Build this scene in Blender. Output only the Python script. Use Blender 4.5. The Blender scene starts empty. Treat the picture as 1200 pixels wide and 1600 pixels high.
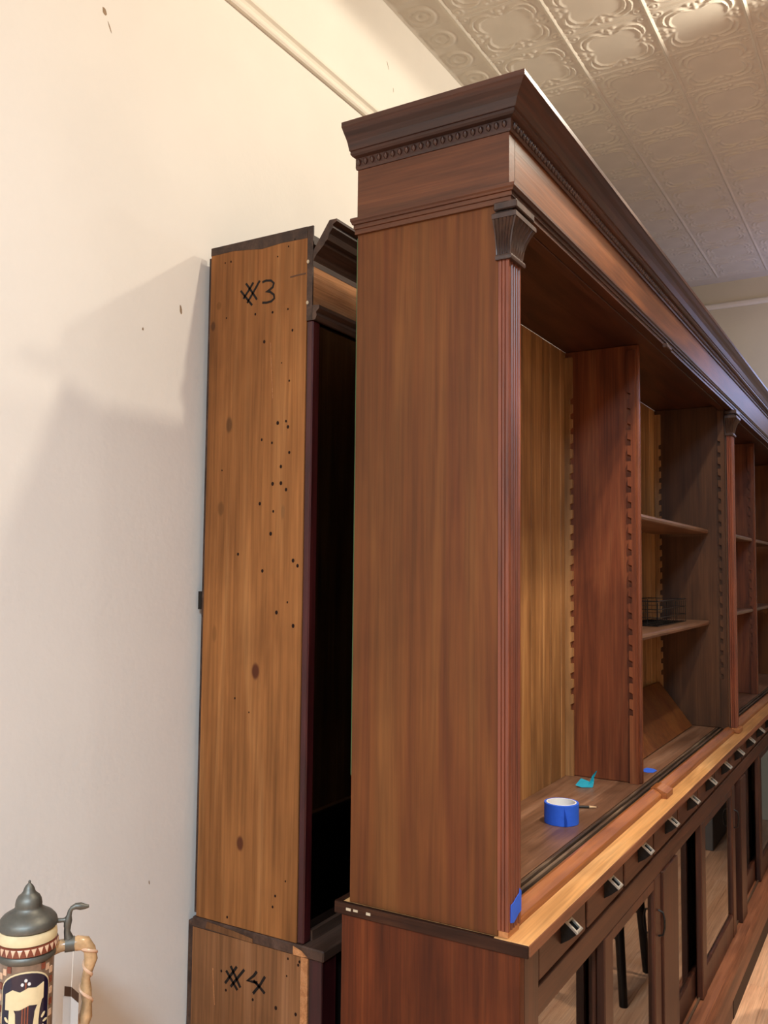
import bpy, bmesh, math, random
from mathutils import Vector, Matrix
random.seed(7)
S = bpy.context.scene
COL = S.collection

# ------------------------------------------------------------------ camera
F_PX, YAW, PITCH, ROLL = 1384.0, math.radians(30.659), math.radians(3.828), math.radians(0.581)
EYE = 1.60
fw = Vector((-math.sin(YAW)*math.cos(PITCH), math.cos(YAW)*math.cos(PITCH), math.sin(PITCH)))
r0 = Vector((math.cos(YAW), math.sin(YAW), 0)); u0 = r0.cross(fw)
rt = r0*math.cos(ROLL) + u0*math.sin(ROLL); up = -r0*math.sin(ROLL) + u0*math.cos(ROLL)
cam_d = bpy.data.cameras.new('camera'); cam = bpy.data.objects.new('camera', cam_d); COL.objects.link(cam)
M = Matrix((rt, up, -fw)).transposed().to_4x4(); M.translation = (0, 0, EYE); cam.matrix_world = M
cam_d.sensor_fit = 'HORIZONTAL'; cam_d.sensor_width = 36.0; cam_d.lens = 36.0*F_PX/1200.0
cam_d.clip_start = 0.02; cam_d.clip_end = 60
S.camera = cam

# ------------------------------------------------------------------ world, lights, exposure
W = bpy.data.worlds.new('world'); S.world = W; W.use_nodes = True
W.node_tree.nodes['Background'].inputs[0].default_value = (0.8, 0.85, 1, 1)
W.node_tree.nodes['Background'].inputs[1].default_value = 0.05
S.view_settings.view_transform = 'Standard'; S.view_settings.look = 'None'
S.view_settings.gamma = 1.0; S.view_settings.use_curve_mapping = False
S.view_settings.exposure = 0.0

def light(kind, name, loc, energy, color, aim=None, size=0.06, cone=None, blend=0.3, sizey=None):
    d = bpy.data.lights.new(name, kind); d.energy = energy; d.color = color
    o = bpy.data.objects.new(name, d); COL.objects.link(o); o.location = loc
    if kind == 'AREA':
        d.size = size
        if sizey: d.shape = 'RECTANGLE'; d.size_y = sizey
    else: d.shadow_soft_size = size
    if kind == 'SPOT': d.spot_size = math.radians(cone); d.spot_blend = blend
    if aim is not None:
        o.rotation_euler = (Vector(aim)-Vector(loc)).to_track_quat('-Z', 'Y').to_euler()
    return o
WARM = (1.0, 0.91, 0.74); SOFT = (1.0, 0.84, 0.66); NEUT = (1.0, 0.95, 0.92); FILL = (0.90, 0.94, 1.0); BLUE_FILL = (0.58, 0.79, 1.0); COOL = (0.45, 0.55, 1.0)
# row of ceiling spots over the front of the long bookcase (the first also throws a narrow beam on the near bay)
light('SPOT', 'track_spot', (0.03, 1.885, 3.50), 60, WARM, (0.01, 1.885, 1.0), 0.04, 179, 0.06)
light('SPOT', 'track_beam', (-0.10, 1.885, 3.49), 190, SOFT, (-0.80, 2.15, 1.0), 0.04, 58, 0.5)
light('SPOT', 'track_spot', (0.0, 3.20, 3.50), 62, WARM, (-0.9, 2.2, 2.55), 0.05, 150, 0.25)
light('SPOT', 'track_spot', (-0.10, 4.40, 3.50), 8, SOFT, (-0.5, 4.1, 1.0), 0.05, 140, 0.4)
light('POINT', 'far_lamp', (-0.15, 6.05, 2.80), 12, COOL, None, 0.25)
# pendant globe in the shop; added: downlight brightening the floor, fills behind camera
light('POINT', 'pendant_lamp', (3.1, 2.2, 3.22), 27, NEUT, None, 0.09)
light('SPOT', 'floor_fill', (0.85, 4.0, 3.45), 330, SOFT, (0.85, 4.0, 0), 0.06, 62, 0.5)  # added light brightening the floor and its reflection in the door glass
light('AREA', 'fill_light', (-0.75, -2.4, 3.30), 105, FILL, (-0.75, -2.4, 0), 0.5)  # added fill for the wall and end panels, not a shop lamp
light('AREA', 'fill_light', (0.45, -1.5, 3.30), 230, BLUE_FILL, (0.45, -1.5, 0), 0.5)  # added bluish fill offsetting the warm bounce on the left wall

# ------------------------------------------------------------------ materials
def nt(name):
    m = bpy.data.materials.new(name); m.use_nodes = True
    n = m.node_tree.nodes; return m, n, m.node_tree.links, n['Principled BSDF']
def rgb(h):
    h = h.lstrip('#'); c = [int(h[i:i+2], 16)/255 for i in (0, 2, 4)]
    return tuple(((v+0.055)/1.055)**2.4 if v > 0.04045 else v/12.92 for v in c)+(1,)
def ramp(n, pts):
    r = n.new('ShaderNodeValToRGB'); e = r.color_ramp.elements
    while len(e) < len(pts): e.new(0.5)
    for el, (p, c) in zip(e, pts): el.position = p; el.color = c
    return r
def wood(name, dark, mid, light_, axis='z', gs=1.0, rough=0.45, spec=0.4, bump=0.15, blotch=0.45, knots=()):
    m, n, L, b = nt(name)
    tc = n.new('ShaderNodeTexCoord'); oi = n.new('ShaderNodeObjectInfo')
    ad = n.new('ShaderNodeVectorMath'); ad.operation = 'MULTIPLY_ADD'
    L.new(oi.outputs['Random'], ad.inputs[0]); ad.inputs[1].default_value = (7.3, 5.1, 9.7); L.new(tc.outputs['Object'], ad.inputs[2])
    def mp(ac, al):
        k = n.new('ShaderNodeMapping'); s = [ac*gs]*3; s['xyz'.index(axis)] = al*gs
        k.inputs['Scale'].default_value = s; L.new(ad.outputs[0], k.inputs[0]); return k
    def noise(k, sc, det, dist=0.0, ro=0.55):
        t = n.new('ShaderNodeTexNoise'); t.inputs['Scale'].default_value = sc; t.inputs['Detail'].default_value = det
        t.inputs['Roughness'].default_value = ro; t.inputs['Distortion'].default_value = dist; L.new(k.outputs[0], t.inputs[0]); return t
    a = noise(mp(22, 1.5), 1.0, 5, 0.9)
    cr = ramp(n, [(0.28, rgb(dark)), (0.52, rgb(mid)), (0.75, rgb(light_))]); L.new(a.outputs[0], cr.inputs[0])
    f = noise(mp(190, 5), 1.0, 3)
    fr = ramp(n, [(0.3, (0.74, 0.74, 0.74, 1)), (0.65, (1.08, 1.08, 1.08, 1))]); L.new(f.outputs[0], fr.inputs[0])
    m1 = n.new('ShaderNodeMix'); m1.data_type = 'RGBA'; m1.blend_type = 'MULTIPLY'; m1.inputs[0].default_value = 1
    L.new(cr.outputs[0], m1.inputs[6]); L.new(fr.outputs[0], m1.inputs[7])
    c = noise(mp(4, 2.2), 1.0, 4, 0.6)
    lo = 1-blotch
    c2 = ramp(n, [(0.33, (lo, lo*0.97, lo*0.97, 1)), (0.6, (1.05, 1.05, 1.05, 1))]); L.new(c.outputs[0], c2.inputs[0])
    m2 = n.new('ShaderNodeMix'); m2.data_type = 'RGBA'; m2.blend_type = 'MULTIPLY'; m2.inputs[0].default_value = 1
    L.new(m1.outputs[2], m2.inputs[6]); L.new(c2.outputs[0], m2.inputs[7]); out = m2.outputs[2]
    rv = n.new('ShaderNodeMapRange'); L.new(oi.outputs['Random'], rv.inputs[0]); rv.inputs[3].default_value = 0.86; rv.inputs[4].default_value = 1.12
    hs = n.new('ShaderNodeHueSaturation'); L.new(rv.outputs[0], hs.inputs['Value']); L.new(out, hs.inputs['Color']); out = hs.outputs[0]
    for (kx, kz, rx, rz, col, st) in knots:          # knots and stains at fixed places of a board (object space x, z)
        d = n.new('ShaderNodeVectorMath'); d.operation = 'SUBTRACT'; L.new(tc.outputs['Object'], d.inputs[0]); d.inputs[1].default_value = (kx, 0, kz)
        q = n.new('ShaderNodeVectorMath'); q.operation = 'MULTIPLY'; L.new(d.outputs[0], q.inputs[0]); q.inputs[1].default_value = (1/rx, 0, 1/rz)
        l = n.new('ShaderNodeVectorMath'); l.operation = 'LENGTH'; L.new(q.outputs[0], l.inputs[0])
        w = n.new('ShaderNodeMath'); w.operation = 'MULTIPLY_ADD'; L.new(a.outputs[0], w.inputs[0]); w.inputs[1].default_value = 0.5; L.new(l.outputs['Value'], w.inputs[2])
        kr = n.new('ShaderNodeMapRange'); kr.interpolation_type = 'SMOOTHSTEP'; L.new(w.outputs[0], kr.inputs[0])
        kr.inputs[1].default_value = 0.9; kr.inputs[2].default_value = 1.5; kr.inputs[3].default_value = st; kr.inputs[4].default_value = 0
        mx = n.new('ShaderNodeMix'); mx.data_type = 'RGBA'; L.new(kr.outputs[0], mx.inputs[0]); L.new(out, mx.inputs[6]); mx.inputs[7].default_value = rgb(col); out = mx.outputs[2]
    L.new(out, b.inputs['Base Color'])
    b.inputs['Roughness'].default_value = rough; b.inputs['Specular IOR Level'].default_value = spec
    bp = n.new('ShaderNodeBump'); bp.inputs['Strength'].default_value = bump; bp.inputs['Distance'].default_value = 0.002
    L.new(f.outputs[0], bp.inputs['Height']); L.new(bp.outputs[0], b.inputs['Normal'])
    return m
def plain(name, col, rough=0.5, metal=0.0, spec=0.5, var=0.0, vs=20.0, bump=0.0, bs=200.0):
    m, n, L, b = nt(name)
    b.inputs['Roughness'].default_value = rough; b.inputs['Metallic'].default_value = metal; b.inputs['Specular IOR Level'].default_value = spec
    tc = n.new('ShaderNodeTexCoord')
    t = n.new('ShaderNodeTexNoise'); t.inputs['Scale'].default_value = vs; t.inputs['Detail'].default_value = 4; L.new(tc.outputs['Object'], t.inputs[0])
    c = rgb(col); k = 1-var
    r = ramp(n, [(0.35, (c[0]*k, c[1]*k, c[2]*k, 1)), (0.65, c)]); L.new(t.outputs[0], r.inputs[0]); L.new(r.outputs[0], b.inputs['Base Color'])
    if bump:
        t2 = n.new('ShaderNodeTexNoise'); t2.inputs['Scale'].default_value = bs; L.new(tc.outputs['Object'], t2.inputs[0])
        bp = n.new('ShaderNodeBump'); bp.inputs['Strength'].default_value = bump; bp.inputs['Distance'].default_value = 0.002
        L.new(t2.outputs[0], bp.inputs['Height']); L.new(bp.outputs[0], b.inputs['Normal'])
    return m
def glass(name):
    m, n, L, b = nt(name); n.remove(b); o = n['Material Output']
    t = n.new('ShaderNodeBsdfTransparent'); t.inputs[0].default_value = (0.86, 0.9, 0.88, 1)
    g = n.new('ShaderNodeBsdfGlossy'); g.inputs['Roughness'].default_value = 0.01; g.inputs[0].default_value = (1, 1, 1, 1)
    fr = n.new('ShaderNodeFresnel'); fr.inputs[0].default_value = 2.1
    mx = n.new('ShaderNodeMixShader'); L.new(fr.outputs[0], mx.inputs[0]); L.new(t.outputs[0], mx.inputs[1]); L.new(g.outputs[0], mx.inputs[2])
    L.new(mx.outputs[0], o.inputs[0]); return m

MW = {}
MW['plaster'] = plain('plaster', '#e9e2d8', 0.9, spec=0.15, var=0.04, vs=3, bump=0.25, bs=60)
MW['trim'] = plain('painted_trim', '#e6ddce', 0.6, spec=0.3, var=0.04, vs=6)
MW['tin'] = plain('painted_tin', '#d8d0c3', 0.8, spec=0.15, var=0.06, vs=9)
MW['farwall'] = plain('far_plaster', '#d0c6b0', 0.9, spec=0.15, var=0.05, vs=3)
MW['greypaint'] = plain('grey_paint', '#6f6b66', 0.7, spec=0.2, var=0.1, vs=6)
MW['floor'] = wood('floor_pine', '#cb9876', '#dcac88', '#e6bd9c', 'y', 1.0, 0.42, 0.4, 0.1, 0.12)
MW['side'] = wood('walnut_stain_panel', '#532812', '#633818', '#6d4420', 'z', 0.6, 0.55, 0.2, 0.12, 0.35)
MW['sideh'] = wood('walnut_stain_frieze', '#48260f', '#5f3319', '#6d4022', 'x', 1.0, 0.45, 0.4, 0.12, 0.3)
MW['dark'] = wood('dark_cornice_oak', '#2b1710', '#432518', '#573322', 'x', 1.0, 0.42, 0.45, 0.15, 0.35)
MW['darky'] = wood('dark_cornice_oak_long', '#2b1710', '#432518', '#573322', 'y', 1.0, 0.40, 0.45, 0.15, 0.35)
MW['friezey'] = wood('frieze_oak_long', '#4c2a12', '#673b1d', '#7a4c29', 'y', 1.0, 0.43, 0.3, 0.12, 0.3)
MW['cherry'] = wood('cherry_red_pilaster', '#582816', '#783a20', '#945536', 'z', 1.2, 0.38, 0.5, 0.2, 0.3)
MW['partition'] = wood('reddish_partition', '#4f2512', '#6c371d', '#7e4a2b', 'z', 1.0, 0.48, 0.35, 0.12, 0.3)
MW['capital'] = wood('dark_carved_capital', '#2a1a14', '#3a251c', '#4d352a', 'z', 1.2, 0.38, 0.5, 0.2, 0.3)
MW['pineboard'] = wood('old_pine_board', '#7a522e', '#9c6e42', '#b98a57', 'z', 0.8, 0.5, 0.35, 0.12, 0.35)
MW['shelf'] = wood('worn_shelf', '#573a28', '#74523d', '#8c6a54', 'y', 1.0, 0.42, 0.45, 0.1, 0.4)
MW['track'] = wood('worn_dark_track', '#2e2019', '#5a4534', '#8a735c', 'y', 1.5, 0.5, 0.4, 0.2, 0.5)
MW['curb'] = wood('curb_mahogany', '#7a4420', '#9f5f32', '#b87a48', 'y', 1.0, 0.42, 0.4, 0.15, 0.3)
MW['counter'] = wood('counter_pine', '#ac7845', '#ca955d', '#dbae78', 'y', 0.8, 0.4, 0.4, 0.08, 0.25)
MW['counterend'] = wood('counter_end_grain', '#22120a', '#341c10', '#4a2b19', 'x', 1.5, 0.6, 0.15, 0.3, 0.4)
MW['lower'] = wood('lower_mahogany_panel', '#3a1808', '#54250e', '#663316', 'z', 1.0, 0.5, 0.2, 0.15, 0.35)
MW['drawer'] = wood('drawer_mahogany', '#3d2012', '#573220', '#6b442d', 'y', 1.0, 0.42, 0.4, 0.12, 0.3)
MW['doorz'] = wood('door_stile_mahogany', '#2c140b', '#422012', '#56301d', 'z', 1.2, 0.4, 0.45, 0.12, 0.3)
MW['basey'] = wood('base_board_mahogany', '#5b3522', '#7a4b32', '#8f5f44', 'y', 1.0, 0.45, 0.4, 0.12, 0.3)
MW['toe'] = wood('dark_toe_kick', '#1a0f0a', '#2a1811', '#38231a', 'y', 1.0, 0.6, 0.3, 0.1, 0.3)
MW['upright'] = wood('brown_upright', '#3d2413', '#50311b', '#5e3c23', 'z', 0.8, 0.5, 0.3, 0.12, 0.3)
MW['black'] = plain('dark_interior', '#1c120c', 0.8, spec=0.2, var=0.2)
MW['maroon'] = wood('maroon_stile', '#24090a', '#3a1113', '#4d1c1c', 'z', 1.2, 0.35, 0.5, 0.1, 0.3)
MW['crownB'] = wood('cut_crown_dark', '#2a1a13', '#453024', '#5a4236', 'y', 1.0, 0.5, 0.35, 0.15, 0.3)
MW['friezeB'] = wood('bare_frieze_wood', '#96603a', '#b1784b', '#c48d60', 'y', 1.6, 0.7, 0.2, 0.4, 0.25)
MW['glass'] = glass('window_glass')
MW['iron'] = plain('dark_iron', '#2a2622', 0.45, 0.6, var=0.3, vs=80)
MW['nickel'] = plain('worn_nickel', '#c4bdb0', 0.38, 0.7, var=0.2, vs=120)
MW['bluetape'] = plain('blue_masking_tape', '#2d5fd0', 0.65, spec=0.3, var=0.1, vs=60, bump=0.2, bs=500)
MW['core'] = plain('white_card_core', '#efeae2', 0.7, spec=0.3, var=0.05)
MW['teal'] = plain('teal_paper', '#22b4cf', 0.6, spec=0.3, var=0.08)
MW['pencilblack'] = plain('pencil_paint', '#16130f', 0.35, spec=0.5)
MW['pencilwood'] = plain('pencil_wood', '#d8b58a', 0.7, spec=0.2, var=0.1)
MW['ink'] = plain('marker_ink', '#17100c', 0.6, spec=0.2)
MW['hole'] = plain('nail_hole', '#241610', 0.9, spec=0.1)
MW['pewter'] = plain('pewter', '#6b6a63', 0.5, 0.75, var=0.2, vs=60, bump=0.1, bs=120)
MW['cream'] = plain('cream_glaze', '#d8c49a', 0.22, spec=0.6, var=0.12, vs=50)
MW['stoneware'] = plain('grey_brown_stoneware', '#86705e', 0.3, spec=0.5, var=0.3, vs=90)
MW['brownred'] = plain('brown_red_glaze', '#7a3b2a', 0.25, spec=0.6, var=0.2, vs=70)
MW['pinkglaze'] = plain('pink_cream_glaze', '#d2ab8c', 0.25, spec=0.6, var=0.2, vs=70)
MW['navy'] = plain('navy_glaze', '#12122b', 0.18, spec=0.6, var=0.2, vs=40)
MW['branch'] = plain('branch_handle_glaze', '#c19b70', 0.25, spec=0.6, var=0.45, vs=55, bump=0.5, bs=70)
MW['paper'] = plain('tag_paper', '#d9d4cf', 0.8, spec=0.1, var=0.06)
MW['brownpaper'] = plain('tag_brown', '#5b4233', 0.8, spec=0.1, var=0.1)
MW['string'] = plain('tag_string', '#cfc8bd', 0.8, spec=0.1)
MW['wire'] = plain('black_wire', '#15110f', 0.4, 0.4)
MW['chip'] = plain('chipped_paint', '#b9a78c', 0.8, spec=0.1, var=0.2)
MW['stain'] = plain('wall_stain', '#a38a70', 0.9, spec=0.1, var=0.2)
MW['greenlight'] = plain('green_light_edge', '#3f5a36', 0.7, spec=0.2, var=0.3)  # faint green light on the bookcase back edge, put into the colour

# ------------------------------------------------------------------ mesh helpers
def box(bm, x0, x1, y0, y1, z0, z1, bev=0.0, seg=1):
    vs = [bm.verts.new(p) for p in ((x0,y0,z0),(x1,y0,z0),(x1,y1,z0),(x0,y1,z0),(x0,y0,z1),(x1,y0,z1),(x1,y1,z1),(x0,y1,z1))]
    fs = [bm.faces.new([vs[i] for i in f]) for f in ((3,2,1,0),(4,5,6,7),(0,1,5,4),(1,2,6,5),(2,3,7,6),(3,0,4,7))]
    if bev:
        es = list({e for f in fs for e in f.edges})
        bmesh.ops.bevel(bm, geom=es, offset=bev, segments=seg, affect='EDGES', profile=0.6)
def BX(*a, **k):
    bm = bmesh.new(); box(bm, *a, **k); return bm
def prism(bm, poly, axis, a, b):
    """closed 2-d polygon extruded along an axis: poly gives the other two coordinates in xyz order"""
    def pt(p, t):
        q = list(p); q.insert('xyz'.index(axis), t); return q
    A = [bm.verts.new(pt(p, a)) for p in poly]; B = [bm.verts.new(pt(p, b)) for p in poly]; n = len(poly)
    for i in range(n): bm.faces.new((A[i], A[(i+1) % n], B[(i+1) % n], B[i]))
    bm.faces.new(A[::-1]); bm.faces.new(B)
def PR(*a):
    bm = bmesh.new(); prism(bm, *a); return bm
def tube(bm, pts, rad, seg=8, close=True):
    rings = []; n = len(pts); prev = None
    for i, p in enumerate(pts):
        p = Vector(p); t = (Vector(pts[min(i+1, n-1)])-Vector(pts[max(i-1, 0)])).normalized()
        ref = Vector((0, 0, 1)) if abs(t.z) < 0.9 else Vector((1, 0, 0))
        if prev is None: a = t.cross(ref).normalized()
        else: a = (prev - t*prev.dot(t)).normalized()
        prev = a; b = t.cross(a); r = rad[i] if isinstance(rad, (list, tuple)) else rad
        rings.append([bm.verts.new(p + (a*math.cos(2*math.pi*k/seg)+b*math.sin(2*math.pi*k/seg))*r) for k in range(seg)])
    for i in range(n-1):
        for k in range(seg): bm.faces.new((rings[i][k], rings[i][(k+1) % seg], rings[i+1][(k+1) % seg], rings[i+1][k]))
    if close: bm.faces.new(rings[0][::-1]); bm.faces.new(rings[-1])
def lathe(bm, prof, c=(0, 0), seg=48, close=False):
    rings = []
    for r, z in prof:
        rings.append([bm.verts.new((c[0]+r*math.cos(2*math.pi*k/seg), c[1]+r*math.sin(2*math.pi*k/seg), z)) for k in range(seg)])
    m = len(rings)
    for i in range(m if close else m-1):
        A, B = rings[i], rings[(i+1) % m]
        for k in range(seg): bm.faces.new((A[k], A[(k+1) % seg], B[(k+1) % seg], B[k]))
    if not close:
        bm.faces.new(rings[0][::-1]); bm.faces.new(rings[-1])
def mesh_of(bm, name, smooth=False):
    bmesh.ops.recalc_face_normals(bm, faces=bm.faces)
    me = bpy.data.meshes.new(name); bm.to_mesh(me); bm.free()
    if smooth:
        for p in me.polygons: p.use_smooth = True
        me.set_sharp_from_angle(angle=math.radians(38)) if hasattr(me, 'set_sharp_from_angle') else None
    return me
def origin(o):
    v = Vector((0, 0, 0))
    while o is not None: v += Vector(o.location); o = o.parent
    return v
def obj(name, bm, mat, parent=None, smooth=False, **props):
    """bm is in world coordinates (no parent of ours is rotated)"""
    if parent is not None:
        bmesh.ops.translate(bm, verts=bm.verts, vec=-origin(parent))
    o = bpy.data.objects.new(name, mesh_of(bm, name, smooth)); COL.objects.link(o); o.data.materials.append(MW[mat])
    o.parent = parent
    for k, v in props.items(): o[k] = v
    return o
def thing(name, loc, label=None, cat=None, group=None, parent=None):
    o = bpy.data.objects.new(name, None); COL.objects.link(o); o.empty_display_size = 0.05
    o.location = Vector(loc) - (origin(parent) if parent else Vector((0, 0, 0))); o.parent = parent
    if label: o['label'] = label
    if cat: o['category'] = cat
    if group: o['group'] = group
    return o
def inst(name, me, loc, parent, mat=None):
    o = bpy.data.objects.new(name, me); COL.objects.link(o); o.parent = parent
    o.location = Vector(loc)-(origin(parent) if parent else Vector((0, 0, 0))); return o
def struct(name, bm, mat, label=None):
    o = obj(name, bm, mat); o['kind'] = 'structure'
    if label: o['label'] = label
    return o

# ------------------------------------------------------------------ room
XW, ZC, YF, XR, YB = -1.556, 3.626, 6.38, 4.6, -4.2
floor = struct('floor', BX(XW-0.1, XR+0.1, YB-0.1, YF+0.1, -0.12, -0.012), 'floor', 'pale pine plank floor of the shop')
pw = 0.092
for i in range(18):
    x0 = -0.70+i*pw; y = 0.9-random.random()*1.2
    while y < YF-0.01:
        y1 = min(y+random.uniform(1.4, 2.4), YF-0.003); ya = max(y, 0.4)
        if y1 > ya+0.05:
            obj('plank', BX(x0+0.0003, x0+pw-0.0003, ya+0.0003, y1-0.0003, -0.0119, 0.0, bev=0.0004), 'floor', floor)
        y = y1
wall_left = struct('wall_left', BX(XW-0.1, XW, YB-0.1, YF+0.1, 0, ZC), 'plaster', 'cream plaster wall behind the cabinets')
struct('wall_far', BX(XW, XR, YF, YF+0.1, 0, ZC), 'farwall', 'beige plaster end wall beyond the long bookcase')
struct('wall_right', BX(XR, XR+0.1, YB-0.1, YF+0.1, 0, ZC), 'farwall')
struct('wall_back', BX(XW, XR, YB-0.1, YB, 0, ZC), 'farwall')
ceiling = struct('ceiling', BX(XW-0.1, XR+0.1, YB-0.1, YF+0.1, ZC, ZC+0.1), 'tin', 'painted pressed tin ceiling in square tiles')
# stains and chips on the plaster (y, z, size, tilt)
for (y, z, a, b, t) in ((1.345, 2.875, 0.007, 0.009, 0.3), (1.362, 2.845, 0.0014, 0.016, 0.5), (1.49, 2.17, 0.003, 0.004, 0), (1.615, 2.25, 0.004, 0.012, 0.2),
                        (2.62, 3.40, 0.0015, 0.018, 0.5), (2.66, 3.33, 0.0012, 0.009, 0.2), (1.56, 0.865, 0.0016, 0.006, 0.2)):
    bm = bmesh.new(); pts = []
    for k in range(9):
        an = 2*math.pi*k/9; rr = random.uniform(0.7, 1.1); py, pz = a*rr*math.cos(an), b*rr*math.sin(an)
        pts.append((y+py*math.cos(t)-pz*math.sin(t), z+py*math.sin(t)+pz*math.cos(t)))
    prism(bm, pts, 'x', XW-0.001, XW+0.0006); obj('stain', bm, 'stain', wall_left)
# picture rail on the left wall
rail = [(0, 3.140), (0.012, 3.140), (0.016, 3.146), (0.016, 3.153), (0.010, 3.158), (0.008, 3.166), (0.012, 3.174), (0.020, 3.180), (0.020, 3.188), (0.010, 3.192), (0, 3.192)]
struct('trim_1', PR([(XW+a, z) for a, z in rail], 'y', YB, YF), 'trim', 'painted picture rail moulding along the plaster wall')
struct('trim_2', PR([(YF, 3.44), (YF-0.012, 3.44), (YF-0.02, 3.455), (YF-0.02, 3.47), (YF-0.008, 3.48), (YF, 3.48)], 'x', XW, XR), 'trim', 'thin moulding high on the far wall')

# pressed tin ceiling tiles: one embossed height field shared by all
TX, TY = 0.310, 0.312
def ridge(d, w): return max(0.0, 1-(d/w)**2)
def tile_h(s, t):
    h = 0.0
    a, b = min(s, 1-s), min(t, 1-t)                               # distances from the two nearest edges
    for p, q in ((a, b), (b, a)):                                 # double ogee brackets round each corner
        for off, hh in ((0.155, 0.0042), (0.215, 0.0034)):
            if off-0.01 < p < off+0.25:
                k = (p-off)/0.25; line = off-0.045*math.sin(math.pi*min(1, max(0, k)))
                h = max(h, hh*ridge(q-line, 0.021)*min(1.0, (1-k)*4))
    for ca, cb in ((0.5, 0.10), (0.43, 0.085), (0.10, 0.5), (0.085, 0.43), (0.5, 0.17), (0.17, 0.5)):   # fleurons on the sides
        h = max(h, 0.0038*ridge(math.hypot(a-ca, b-cb), 0.036))
    h = max(h, 0.0038*ridge(math.hypot(a-0.085, b-0.085), 0.034), 0.0022*ridge(math.hypot(a-0.085, b-0.085)-0.055, 0.016))
    h = max(h, 0.0060*ridge(a, 0.026), 0.0028*ridge(b, 0.020), 0.0012*ridge(b-0.042, 0.012))
    return h
def height_tile(name, nx, ny, lx, ly, fn):
    bm = bmesh.new(); g = [[bm.verts.new((lx*i/nx, ly*j/ny, -0.0015-1.15*fn(i/nx, j/ny))) for j in range(ny+1)] for i in range(nx+1)]
    for i in range(nx):
        for j in range(ny): bm.faces.new((g[i][j], g[i][j+1], g[i+1][j+1], g[i+1][j]))
    rim = [g[i][0] for i in range(nx+1)]+[g[nx][j] for j in range(1, ny+1)]+[g[i][ny] for i in range(nx-1, -1, -1)]+[g[0][j] for j in range(ny-1, 0, -1)]
    top = [bm.verts.new((v.co.x, v.co.y, 0.0)) for v in rim]
    for k in range(len(rim)): bm.faces.new((rim[k], rim[(k+1) % len(rim)], top[(k+1) % len(rim)], top[k]))
    bm.faces.new(top)
    me = mesh_of(bm, name, True); me.materials.append(MW['tin']); return me
tile_me = height_tile('tile', 72, 72, TX-0.0006, TY-0.0006, tile_h)
TX0, TY0 = -1.384, 3.12-0.312*4
for i in range(8):
    for j in range(14): inst('tile', tile_me, (TX0+i*TX, TY0+j*TY, ZC), ceiling)
def border_h(s, t):
    h = 0.006*ridge(1-s, 0.05)+0.004*ridge(s, 0.05)
    for k in (0, 1):
        cu, cv = 0.42, 0.27+0.5*k
        rr = math.hypot((s-cu)*0.172, (t-cv)*0.312); h = max(h, 0.005*ridge(rr-0.048, 0.012)*(1 if s > 0.3 else 0.4), 0.0035*ridge(rr-0.022, 0.010))
    return h
border_me = height_tile('border_tile', 26, 44, TX0-XW-0.001, TY-0.0006, border_h)
for j in range(14): inst('border_tile', border_me, (XW+0.0005, TY0+j*TY, ZC), ceiling)

# ------------------------------------------------------------------ long bookcase, upper part
Y0, YE = 1.539, 6.36            # near end plane, far end
XBK, XFR = -0.984, -0.641        # back, front plane
ZCT = 0.937                      # counter top
bk = thing('bookcase', (-0.8, Y0, ZCT), 'long tall open bookcase of dark stained wood with heavy cornice, standing on the counter', 'bookcase')
obj('end_panel', BX(XBK, -0.663, Y0, Y0+0.022, ZCT+0.0005, 2.40, bev=0.0015), 'side', bk, label='wide brown stained end panel')
obj('edge_strip', BX(XBK-0.002, XBK-0.0003, Y0+0.002, Y0+0.02, ZCT+0.25, 2.30), 'greenlight', bk, label='thin strip of green light painted on the back edge')

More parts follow.
